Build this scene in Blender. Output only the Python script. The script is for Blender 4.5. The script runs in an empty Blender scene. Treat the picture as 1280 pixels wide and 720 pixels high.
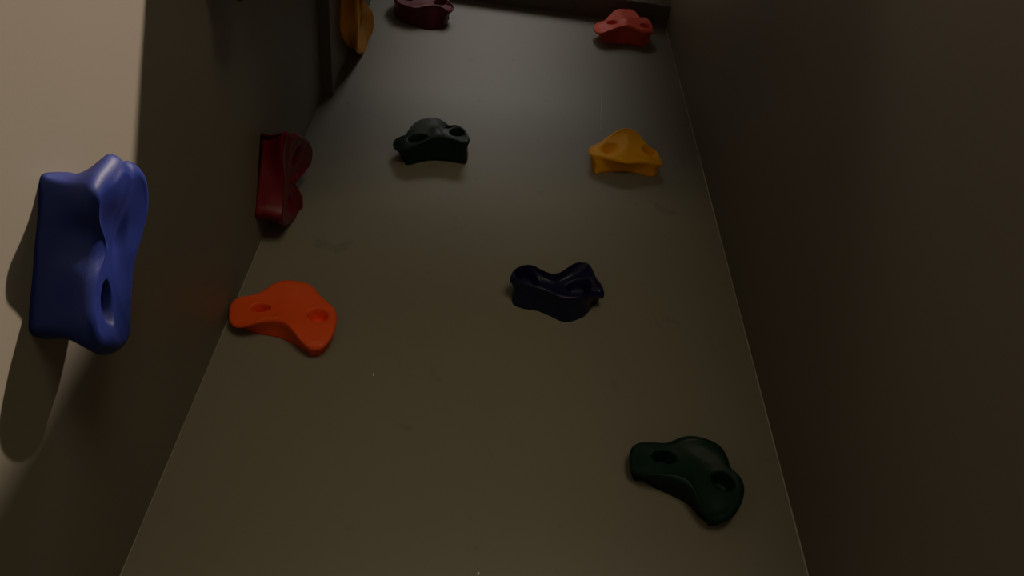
import bpy, bmesh, math
from mathutils import Vector, Matrix, noise

C = bpy.context.scene.collection
S = bpy.context.scene
# ------------------------------------------------------------------ camera
F = 950.0                                    # focal length in pixels of a 1280x720 frame
CAMROT = Matrix(((0.99178847, 0.11172583, 0.06223324),
                 (-0.12380946, 0.71687147, 0.68612427),
                 (0.03204457, -0.68819521, 0.72481757)))   # rows: world X, Y, Z seen from the lens (x right, y down, z forward)
CAM = Vector((0, 0, 0.8))
cd = bpy.data.cameras.new('camera'); cam = bpy.data.objects.new('camera', cd); C.objects.link(cam)
m3 = Matrix.Identity(3)
for i in range(3):
    m3[i][0] = CAMROT[i][0]; m3[i][1] = -CAMROT[i][1]; m3[i][2] = -CAMROT[i][2]
cam.matrix_world = Matrix.Translation(CAM) @ m3.to_4x4()
cd.sensor_width = 36; cd.lens = F / 1280 * 36; cd.clip_start = 0.01
S.camera = cam
# ------------------------------------------------------------------ light and exposure
S.view_settings.view_transform = 'Standard'; S.view_settings.look = 'None'
S.view_settings.gamma = 1; S.view_settings.use_curve_mapping = False
S.view_settings.exposure = 0.0
w = bpy.data.worlds.new('world'); S.world = w; w.use_nodes = True
w.node_tree.nodes['Background'].inputs[0].default_value = (1.0, 0.84, 0.53, 1)
w.node_tree.nodes['Background'].inputs[1].default_value = 0.03

def lamp(name, kind, loc, target, energy, col, size):
    l = bpy.data.lights.new(name, kind); o = bpy.data.objects.new(name, l); C.objects.link(o)
    l.energy = energy; l.color = col
    if kind == 'AREA': l.shape = 'DISK'; l.size = size
    else: l.shadow_soft_size = size
    o.location = loc
    o.rotation_euler = (Vector(target) - Vector(loc)).to_track_quat('-Z', 'Y').to_euler()
    return o
lamp('room_lamp', 'AREA', (1.2, -0.96, 3.44), (-0.25, 0.35, 1.15), 140, (1.0, 0.82, 0.68), 0.07)
lamp('ceiling_lamp', 'AREA', (0.12, -1.3, 3.8), (0.0, 0.6, 2.0), 21, (1.0, 0.97, 0.94), 1.1)
lamp('front_fill', 'AREA', (0.42, -1.6, 1.18), (0.05, 0.6, 1.1), 6.0, (1.0, 0.87, 0.55), 0.8)  # soft fill added in place of dim room light before the shaft

# ------------------------------------------------------------------ measures of the shaft
D = 0.63; XL = -0.251; XR = 0.3405; T_ = 0.018
def ray(px, py): return CAMROT @ Vector((px - 640, py - 360, F))
def loc_back(px, py, h):                      # a point seen in the photograph -> (u, v, h) on the back wall
    r = ray(px, py); p = r * ((D - h) / r.y); return (p.x, p.z + CAM.z, h)
def loc_left(px, py, h, x0=XL):
    r = ray(px, py); p = r * ((x0 + h) / r.x); return (p.y, p.z + CAM.z, h)

# ------------------------------------------------------------------ materials
def nt(name):
    m = bpy.data.materials.new(name); m.use_nodes = True
    return m, m.node_tree, m.node_tree.nodes['Principled BSDF']
def wall_mat(name, c1, c2, rough, scuff=0.0):
    m, t, b = nt(name); N = t.nodes.new; L = t.links.new
    tc = N('ShaderNodeTexCoord')
    n1 = N('ShaderNodeTexNoise'); n1.inputs['Scale'].default_value = 3.5; n1.inputs['Detail'].default_value = 5
    L(tc.outputs['Object'], n1.inputs['Vector'])
    mx = N('ShaderNodeMix'); mx.data_type = 'RGBA'
    mx.inputs[6].default_value = (*c1, 1); mx.inputs[7].default_value = (*c2, 1)
    rp = N('ShaderNodeMapRange'); rp.inputs[1].default_value = 0.35; rp.inputs[2].default_value = 0.65
    L(n1.outputs['Fac'], rp.inputs[0]); L(rp.outputs[0], mx.inputs[0])
    out = mx.outputs[2]
    if scuff:
        n2 = N('ShaderNodeTexNoise'); n2.inputs['Scale'].default_value = 26; n2.inputs['Detail'].default_value = 6
        n2.inputs['Distortion'].default_value = 1.2
        L(tc.outputs['Object'], n2.inputs['Vector'])
        r2 = N('ShaderNodeMapRange'); r2.inputs[1].default_value = 0.66; r2.inputs[2].default_value = 0.72
        r2.inputs[4].default_value = scuff
        L(n2.outputs['Fac'], r2.inputs[0])
        m2 = N('ShaderNodeMix'); m2.data_type = 'RGBA'; m2.inputs[7].default_value = (c1[0]*.45, c1[1]*.42, c1[2]*.4, 1)
        L(r2.outputs[0], m2.inputs[0]); L(out, m2.inputs[6]); out = m2.outputs[2]
    L(out, b.inputs['Base Color']); b.inputs['Roughness'].default_value = rough
    n3 = N('ShaderNodeTexNoise'); n3.inputs['Scale'].default_value = 420; L(tc.outputs['Object'], n3.inputs['Vector'])
    bp = N('ShaderNodeBump'); bp.inputs['Strength'].default_value = 0.05; bp.inputs['Distance'].default_value = 0.001
    L(n3.outputs['Fac'], bp.inputs['Height']); L(bp.outputs[0], b.inputs['Normal'])
    return m
def hold_mat(name, c, rough=0.42, spec=0.3):
    m, t, b = nt(name); N = t.nodes.new; L = t.links.new
    tc = N('ShaderNodeTexCoord'); n = N('ShaderNodeTexNoise'); n.inputs['Scale'].default_value = 60; n.inputs['Detail'].default_value = 4
    L(tc.outputs['Object'], n.inputs['Vector'])
    mx = N('ShaderNodeMix'); mx.data_type = 'RGBA'; mx.inputs[6].default_value = (*c, 1)
    mx.inputs[7].default_value = (*[min(1, k * 1.12 + .002) for k in c], 1)
    L(n.outputs['Fac'], mx.inputs[0]); L(mx.outputs[2], b.inputs['Base Color'])
    n2 = N('ShaderNodeTexNoise'); n2.inputs['Scale'].default_value = 900; L(tc.outputs['Object'], n2.inputs['Vector'])
    bp = N('ShaderNodeBump'); bp.inputs['Strength'].default_value = 0.2; bp.inputs['Distance'].default_value = 0.0005
    L(n2.outputs['Fac'], bp.inputs['Height']); L(bp.outputs[0], b.inputs['Normal'])
    b.inputs['Roughness'].default_value = rough
    b.inputs['Specular IOR Level'].default_value = spec
    return m
M_wall = wall_mat('wall_paint', (0.215, 0.195, 0.155), (0.225, 0.205, 0.163), 0.6, 0.25)
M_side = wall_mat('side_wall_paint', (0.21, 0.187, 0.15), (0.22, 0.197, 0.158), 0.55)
M_right_shaded = wall_mat('right_wall_shaded', (0.165, 0.147, 0.118), (0.172, 0.154, 0.124), 0.55)  # side wall paint darkened, the right wall's shade put into the colour
M_trim = wall_mat('trim_paint', (0.13, 0.118, 0.1), (0.14, 0.127, 0.107), 0.5)
M_bead = wall_mat('bead_paint', (0.40, 0.38, 0.33), (0.42, 0.40, 0.35), 0.4)
M_chip = wall_mat('chip_plaster', (0.9, 0.88, 0.84), (0.9, 0.88, 0.84), 0.6)
M_floor = wall_mat('floor_boards', (0.10, 0.07, 0.045), (0.12, 0.085, 0.055), 0.5)
M_blue = hold_mat('blue_plastic', (0.009, 0.020, 0.135), 0.48, 0.22)
M_navy = hold_mat('navy_plastic', (0.006, 0.007, 0.04), 0.36)
M_green = hold_mat('dark_green_plastic', (0.003, 0.020, 0.014), 0.42, 0.18)
M_orange = hold_mat('orange_plastic', (0.88, 0.095, 0.012), 0.42, 0.25)
M_coral = hold_mat('coral_red_plastic', (0.72, 0.085, 0.045), 0.42)
M_red = hold_mat('crimson_plastic', (0.15, 0.001, 0.009), 0.4)
M_mag = hold_mat('maroon_plastic', (0.11, 0.010, 0.022), 0.4)
M_yel = hold_mat('yellow_plastic', (0.90, 0.40, 0.005), 0.5, 0.12)
M_yel2 = hold_mat('amber_plastic', (0.80, 0.34, 0.006), 0.5, 0.15)

# ------------------------------------------------------------------ structure
def box(name, lo, hi, mat, bevel=0.0, kind='structure'):
    bm = bmesh.new(); bmesh.ops.create_cube(bm, size=1)
    c = [(a + b) / 2 for a, b in zip(lo, hi)]; s = [b - a for a, b in zip(lo, hi)]
    for v in bm.verts: v.co = Vector((v.co.x * s[0], v.co.y * s[1], v.co.z * s[2]))
    if bevel: bmesh.ops.bevel(bm, geom=list(bm.edges), offset=bevel, segments=2, affect='EDGES')
    me = bpy.data.meshes.new(name); bm.to_mesh(me); bm.free(); me.materials.append(mat)
    o = bpy.data.objects.new(name, me); o.location = c; C.objects.link(o)
    if kind: o['kind'] = kind
    return o
ZT = 2.9
YF = -0.152                                                       # front edge of the right wall
box('floor', (-2.2, -2.2, -0.05), (2.4, 0.75, 0.0), M_floor)
box('wall_back', (XL, D, 0.0), (XR, D + .02, ZT), M_wall)
box('wall_left', (XL - .02, YF, 0.0), (XL, D + .02, ZT), M_side)
box('wall_right', (XR, YF, 0.0), (XR + .02, D + .02, ZT), M_right_shaded)
def add_front_blocker():                                                      # unseen panel added to block lamp light, lower edge cut on a slant
    pr = [(XL, ZG0), (0.045, ZG1), (XR, ZG1 - .03), (XR, ZF), (XL, ZF)]
    vs = [(x, y, z) for y in (0.15, 0.168) for x, z in pr]
    me = bpy.data.meshes.new('front_blocker')
    me.from_pydata(vs, [], [(0, 1, 4), (1, 3, 4), (1, 2, 3), (9, 6, 5), (9, 8, 6), (8, 7, 6)] + [((k+1) % 5, k, k + 5, (k+1) % 5 + 5) for k in range(5)])
    me.materials.append(M_side); o = bpy.data.objects.new('front_blocker', me); C.objects.link(o); o['kind'] = 'structure'
ZG0, ZG1, ZF = 1.415, 1.652, 2.22
add_front_blocker()
box('left_blocker', (XL, 0.15, ZF), (-0.135, 0.168, ZT), M_side)              # unseen side boxes added to narrow the light from above
box('right_blocker', (0.172, 0.15, ZF), (XR, 0.168, ZT), M_side)  # unseen counterpart on the right, added to darken that edge
LB = 0.016                                                       # upper left panel stands out this far
box('trim_1', (XL, 0.168, 1.847), (XL + LB, D, ZT), M_trim, 0.0012)
box('trim_2', (XL + LB, D - .042, 2.27), (XR - .028, D, 2.30), M_trim, 0.0012)
box('trim_3', (XR - .028, D - .042, 2.266), (XR, D, ZT), M_trim, 0.0012)

def bead(name, pts, r):
    bm = bmesh.new(); rings = []
    for i, p in enumerate(pts):
        rr = r * (0.55 + 0.9 * abs(noise.noise(Vector((i * .37, r * 900, pts[0][0] * 5)))))
        rings.append([bm.verts.new(Vector(p) + Vector((rr * math.cos(a), rr * math.sin(a), 0))) for a in [k * math.pi / 4 for k in range(8)]])
    for a, b in zip(rings, rings[1:]):
        for k in range(8): bm.faces.new((a[k], a[(k+1) % 8], b[(k+1) % 8], b[k]))
    bm.faces.new(rings[0][::-1]); bm.faces.new(rings[-1])
    me = bpy.data.meshes.new(name); bm.to_mesh(me); bm.free(); me.materials.append(M_bead)
    for p in me.polygons: p.use_smooth = True
    o = bpy.data.objects.new(name, me); C.objects.link(o); o['kind'] = 'structure'
bead('trim_4', [(XR, D, 0.0 + 2.262 * i / 140) for i in range(141)], 0.0013)
bead('trim_5', [(XL, D, 0.0 + 1.847 * i / 120) for i in range(121)], 0.0007)
bead('trim_6', [(XL + LB, D, 1.848 + .7 * i / 40) for i in range(41)], 0.0011)

bead('trim_7', [(loc_back(752 - i * .03, 96 + i * 1.7, 0)[0], D, loc_back(752, 96 + i * 1.7, 0)[1]) for i in range(41)], 0.00028)

# small paint chips in the back wall
def chip(px, py, r):
    u, v, h = loc_back(px, py, 0)
    bm = bmesh.new(); bmesh.ops.create_icosphere(bm, subdivisions=2, radius=r)
    for q in bm.verts: q.co = Vector((q.co.x, q.co.y * .35, q.co.z * 1.5)) * (1 + .3 * noise.noise(q.co * 2000))
    me = bpy.data.meshes.new('paint_chip'); bm.to_mesh(me); bm.free(); me.materials.append(M_chip)
    o = bpy.data.objects.new('paint_chip', me); o.location = (u, D, v); C.objects.link(o); return o
o = chip(467, 468, 0.0011); o['label'] = 'tiny white chip on the back wall below the orange hold'; o['category'] = 'paint chip'
o = chip(598, 717, 0.0010); o['label'] = 'tiny white chip on the back wall at the bottom edge of the photo'; o['category'] = 'paint chip'

# ------------------------------------------------------------------ climbing holds
def spline(pts, n):                                               # closed Catmull-Rom
    k = len(pts); out = []
    for j in range(n):
        t = j * k / n; i = int(t); f = t - i
        p0, p1, p2, p3 = (pts[(i + q - 1) % k] for q in range(4))
        out.append(tuple(0.5 * (2*b + (c - a)*f + (2*a - 5*b + 4*c - d)*f*f + (3*b - a - 3*c + d)*f**3)
                         for a, b, c, d in zip(p0, p1, p2, p3)))
    return out
def sm(x): x = max(0.0, min(1.0, x)); return x * x * (3 - 2 * x)
def hold(name, wall, rim, centre, mat, label, pits=(), bumps=(), inset=5, r=5, waist=2.0, dish=2.0, x0=XL):
    """rim: (px, py, height mm[, (base px, base py)]); centre: (px, py, height mm);
    pits / bumps: (px, py, rim height mm, half width mm, half height mm, angle deg, depth mm)"""
    cv = (lambda x, y, h: loc_back(x, y, h)) if wall == 'back' else (lambda x, y, h: loc_left(x, y, h, x0))
    Cc = cv(centre[0], centre[1], centre[2] / 1000)
    T = [cv(p[0], p[1], p[2] / 1000) for p in rim]
    B = []
    for p, t in zip(rim, T):
        if len(p) > 3: b = cv(p[3][0], p[3][1], 0); B.append((b[0], b[1]))
        else:
            d = Vector((Cc[0] - t[0], Cc[1] - t[1])); L = d.length
            d = d / L * min(inset / 1000, L * .5); B.append((t[0] + d.x, t[1] + d.y))
    N = 168
    T = spline(T, N); B = spline(B, N)
    R = r / 1000
    feats = [(cv(q[0], q[1], q[2] / 1000), q[3] / 1000, q[4] / 1000, math.radians(q[5]), q[6] / 1000, s, q[7] if len(q) > 7 else .38)
             for lst, s in ((pits, -1), (bumps, 1)) for q in lst]
    rings = []
    NS = 9
    for k in range(NS + 1):                                       # side wall from the base up under the rim
        f = k / NS; ring = []
        for (tu, tv, th), (bu, bv) in zip(T, B):
            e = f ** 1.6
            u = bu + (tu - bu) * e; v = bv + (tv - bv) * e
            dx, dy = Cc[0] - u, Cc[1] - v; L = math.hypot(dx, dy)
            wq = waist / 1000 * math.sin(math.pi * f) ** 1.2
            ring.append((u + dx / L * wq, v + dy / L * wq, (th) * f))
        rings.append(ring)
    NR = 7
    for k in range(1, NR + 1):                                    # round over the rim
        a = k / NR * math.pi / 2; ring = []
        for tu, tv, th in T:
            dx, dy = Cc[0] - tu, Cc[1] - tv; L = math.hypot(dx, dy)
            i = R * (1 - math.cos(a)); ring.append((tu + dx / L * i, tv + dy / L * i, th + R * .8 * math.sin(a)))
        rings.append(ring)
    NT = 60
    top = rings[-1]
    for k in range(1, NT):                                        # face
        s = 1 - k / NT; ring = []
        for u, v, h in top:
            uu = Cc[0] + (u - Cc[0]) * s; vv = Cc[1] + (v - Cc[1]) * s
            q = s ** dish
            ring.append((uu, vv, Cc[2] + (h - Cc[2]) * q))
        rings.append(ring)
    G = rings[NS + NR - 1:]                                       # soften creases of the face before the pits are sunk
    for _ in range(26):
        new = [G[0], G[1]]
        for i in range(2, len(G) - 1):
            a, b, c = G[i-1], G[i], G[i+1]
            new.append([(p[0], p[1], .5 * p[2] + .125 * (a[k][2] + c[k][2] + b[k-3][2] + b[(k+3) % N][2])) for k, p in enumerate(b)])
        m = sum(p[2] for p in G[-2]) / N
        new.append([(p[0], p[1], m) for p in G[-1]]); G = new
    rings[NS + NR - 1:] = G
    Cc = (Cc[0], Cc[1], G[-1][0][2])
    verts = []
    def feat(u, v, h, amt):
        for (c, a, b, ang, dep, sg, so) in feats:
            du, dv = u - c[0], v - c[1]
            x = (du * math.cos(ang) + dv * math.sin(ang)) / a; y = (-du * math.sin(ang) + dv * math.cos(ang)) / b
            d = math.hypot(x, y)
            if sg < 0: h -= dep * (1 - sm((d - 1 + so) / (so + .12))) * amt
            else: h += dep * math.exp(-d * d * 1.2) * amt
        return h
    for ri, ring in enumerate(rings):
        amt = 0 if ri <= NS else min(1, (ri - NS) / (NR + 3.0))
        for (u, v, h) in ring:
            h = max(feat(u, v, h, amt), 0.004 if ri > NS else 0)
            if ri > 2:
                nz = noise.noise(Vector((u * 45, v * 45, h * 45))) * .0011
                h += nz
            verts.append((u, v, h))
    ce = feat(*Cc, 1); verts.append((Cc[0], Cc[1], ce))
    o0 = sum(b[0] for b in B) / N, sum(b[1] for b in B) / N
    if wall == 'back':
        org = Vector((o0[0], D, o0[1])); W = [Vector((u - o0[0], -h, v - o0[1])) for u, v, h in verts]
    else:
        org = Vector((x0, o0[0], o0[1])); W = [Vector((h, u - o0[0], v - o0[1])) for u, v, h in verts]
    faces = []
    for a in range(len(rings) - 1):
        for k in range(N):
            k2 = (k + 1) % N; faces.append((a*N + k, a*N + k2, (a+1)*N + k2, (a+1)*N + k))
    ci = len(verts) - 1; a = (len(rings) - 1) * N
    for k in range(N): faces.append((a + k, a + (k + 1) % N, ci))
    faces.append(tuple(range(N))[::-1])
    me = bpy.data.meshes.new(name); me.from_pydata([tuple(q) for q in W], [], faces)
    bm = bmesh.new(); bm.from_mesh(me); bmesh.ops.recalc_face_normals(bm, faces=bm.faces)
    for _ in range(2): bmesh.ops.smooth_vert(bm, verts=[q for q in bm.verts if q.index >= N], factor=.5, use_axis_x=True, use_axis_y=True, use_axis_z=True)
    bm.to_mesh(me); bm.free()
    for p in me.polygons: p.use_smooth = True
    me.materials.append(mat)
    o = bpy.data.objects.new(name, me); o.location = org; C.objects.link(o)
    o['label'] = label; o['category'] = 'climbing hold'; o['group'] = 'climbing holds screwed to the walls'
    return o

hold('climbing_hold', 'back',
     [(286,392,14),(289,380,16),(298,374,18),(314,371,20),(329,364,22),(344,355,24),(360,352,25),(378,354,25),(392,360,24),(401,371,22),
      (411,380,21),(420,390,20),(421,405,18),(415,423,16),(404,436,14),(391,439,13),(379,432,15,(384,441)),(367,418,19,(370,432)),
      (356,407,21,(353,424)),(342,403,21,(336,420)),(324,405,20,(320,417)),(307,409,18,(308,412)),(295,410,14,(302,407)),(287,404,13,(298,400))],
     (360,380,24), M_orange, 'bright orange two-hole hold low beside the left corner of the back wall',
     pits=[(325,382,26,10,6,8,15),(397,392,25,10.5,8,0,15)], bumps=[(372,364,24,20,12,0,3)], r=6, waist=1, inset=5)
hold('climbing_hold', 'back',
     [(786,577,14),(788,562,16),(797,555,18),(815,554,20),(833,554,22),(848,548,24),(863,546,26),(882,550,26),(900,559,25),(909,573,24),
      (914,587,23),(924,596,22),(930,609,20),(929,624,18),(921,641,16),(909,652,14),(894,655,13),(882,648,16,(884,654)),(873,632,20,(873,646)),
      (863,614,23,(860,631)),(846,603,23,(840,620)),(826,598,21,(822,612)),(805,596,18,(803,602)),(790,590,14)],
     (862,583,26), M_green, 'dark green two-hole hold, lowest on the back wall near the right corner',
     pits=[(831,570,26,11,7,-5,16),(905,600,26,11,8,-15,15)], bumps=[(880,566,24,18,10,-20,3)], r=6, waist=1.5, inset=5)
hold('climbing_hold', 'back',
     [(491,183,14,(502,196)),(494,175,17,(500,188)),(505,171,22),(512,161,25),(522,152,28),(535,149,29),(548,149,30),(557,154,32),(564,159,34),(573,158,34),
      (581,163,34),(587,173,34),(586,180,33,(585,190)),(582,181,32,(583,204)),(573,179,33,(572,204)),(562,175,34,(561,202)),(553,173,35,(549,201)),
      (542,174,34,(537,201)),(529,180,31,(525,203)),(516,185,28,(514,206)),(506,189,24,(507,206)),(497,189,18,(505,202))],
     (546,162,33), M_green, 'dark green hold on the left half of the back wall, level with the yellow one',
     pits=[(522,174,28,13,9,5,14),(571,166,34,10,8,0,14)], bumps=[(545,166,30,9,12,0,3)], r=4, waist=1.5, inset=7)
hold('climbing_hold', 'back',
     [(741,36,16,(752,46)),(746,30,18),(755,27,21),(761,20,24),(769,14,26),(780,13,28),(791,14,28),(798,21,30),(802,24,31),(809,25,31),
      (815,31,30),(817,37,27),(815,43,25,(813,50)),(805,43,26,(806,57)),(796,39,29,(797,57)),(786,35,31,(786,55)),(775,36,29,(775,55)),
      (763,40,26,(764,54)),(752,43,22,(754,53)),(745,42,18,(752,50))],
     (784,24,33), M_coral, 'coral red hold under the top beam, highest near the right corner',
     pits=[(765,29,28,10,7,5,12),(807,32,32,10,8,0,10)], bumps=[(783,27,30,8,10,0,2)], r=6, waist=2, inset=7)
hold('climbing_hold', 'back',
     [(735,191,18,(738,200)),(738,184,20),(748,180,23),(757,173,27),(768,166,32),(778,162,35),(789,162,35),(797,167,33),(804,176,28),(812,184,25),
      (820,189,22),(824,196,20),(829,206,16,(824,214)),(820,206,19,(816,221)),(801,204,22,(801,218)),(783,205,23,(785,215)),(766,201,24,(766,215)),
      (752,198,22,(753,216)),(740,196,20,(743,217))],
     (785,184,30), M_yel, 'yellow peaked hold on the back wall close to the right corner',
     pits=[(762,186,27,16,13,35,11,1.0),(812,190,25,12,13,-35,11,1.0)], bumps=[(785,178,30,9,18,0,3)], r=4.5, waist=3, inset=6)
hold('climbing_hold', 'back',
     [(637,352,26,(640,366)),(640,341,30),(646,335,32),(655,332,32),(664,333,31),(675,339,27),(688,343,25),(698,342,25),(708,337,29),(718,331,33),
      (727,329,34),(736,331,34),(741,338,33),(745,347,31),(751,356,28),(755,366,20,(748,372)),(754,374,14,(748,377)),(747,371,22,(740,384)),(734,372,29,(731,395)),
      (717,375,31,(714,402)),(700,373,31,(702,402)),(685,366,31,(689,396)),(668,361,31,(672,389)),(652,355,31,(654,386)),(642,350,29,(641,380))],
     (694,354,19), M_navy, 'navy blue cupped hold alone in the middle of the back wall',
     pits=[(659,346,26,14,11,-10,12),(724,356,26,14,11,5,12)], r=3.5, waist=2, dish=2.2, inset=6)
hold('climbing_hold', 'back',
     [(489,-6,30,(493,8)),(492,-14,30),(500,-20,31),(512,-16,29),(524,-11,27),(536,-12,27),(547,-15,31),(556,-8,32),(560,0,31),(566,7,28),
      (567,13,22,(560,24)),(561,16,26,(557,32)),(554,12,29,(550,36)),(545,9,31,(541,38)),(532,10,30,(528,36)),(520,12,29,(516,32)),
      (507,9,29,(505,28)),(497,5,30,(495,21))],
     (528,-2,24), M_mag, 'maroon hold cut by the top edge, between yellow and coral holds',
     pits=[(508,-3,28,12,9,0,9),(550,2,28,11,9,0,9)], r=4, waist=2, dish=2.0, inset=6)
# left wall
hold('climbing_hold', 'left',
     [(106,238,28,(49,226)),(104,262,26,(48,250)),(108,290,24,(46,280)),(106,320,24,(43,310)),(102,350,26,(41,340)),(100,382,28,(38,370)),
      (102,410,30,(36,396)),(110,435,31,(38,417)),(124,444,31,(60,424)),(138,442,32,(72,416)),(148,432,32,(82,400)),(151,414,31),(153,390,28),
      (156,360,26),(162,325,26),(170,295,27),(176,265,28),(178,242,29,(105,246)),(175,219,30,(104,240)),(168,206,30,(102,232)),(158,200,29,(98,228)),(150,201,28,(94,224)),
      (142,193,27,(88,216)),(134,192,26,(80,215)),(124,203,26,(68,215)),(113,219,27,(54,217))],
     (137,312,28), M_blue, 'large bright blue hold on the left wall, nearest the camera',
     pits=[(134,380,31,14,6.5,-40,12,.5),(152,300,30,20,8,-40,2.5,1.0)], bumps=[(146,236,32,19,19,50,5),(126,420,30,10,12,50,3)], r=8, waist=3, inset=7)
RED = [(350,174,24,(328,172)),(350,195,24,(326,195)),(351,215,24,(324,215)),(351,236,24,(322,235)),(350,257,25,(320,255)),(349,274,26,(319,271)),
       (354,283,26,(326,276)),(364,277,26,(338,272)),(370,273,27),(374,267,29),(376,259,31),(376,251,31),(374,243,29),(370,236,26),(367,231,25),(371,223,27),(380,213,30),(387,202,32),(388,188,34),
       (384,176,34),(376,169,34),(368,166,33),(362,169,31),(357,164,29),(352,167,26,(335,168))]
hold('climbing_hold', 'left', RED, (360,226,24), M_red, 'crimson red hold seen edge on, on the left wall above the orange hold',
     pits=[(372,194,30,14,11,-30,12),(364,256,27,12,8,-30,9)], r=4, waist=2.5, dish=2.0, inset=7)
hold('climbing_hold', 'left',
     [(444,-20,24,(427,-24)),(444,-4,24,(426,-5)),(444,16,24,(425,15)),(445,36,24,(425,36)),(445,54,22,(430,52)),(445,65,19,(436,60)),(451,67,19,(442,62)),(457,63,19),(458,54,20),
      (463,42,24),(465,30,26),(464,16,27),(458,6,27),(452,-2,26),(451,-12,25),(455,-24,26),(452,-36,26),(446,-34,25)],
     (452,18,22), M_yel2, 'amber yellow hold in the upper left corner, cut by the top edge',
     pits=[(453,24,24,12,8,-30,5)], r=4, waist=4, inset=6, x0=XL + LB)
hold('climbing_hold', 'left', [(p[0] - 56, p[1] - 281, p[2] + 4) + (((p[3][0] - 64, p[3][1] - 281),) if len(p) > 3 else ()) for p in RED],
     (302,-55,28), M_green, 'dark hold barely showing at the top edge, on the left wall',
     pits=[(316,-87,34,14,11,-30,12)], r=4, waist=3, inset=7)
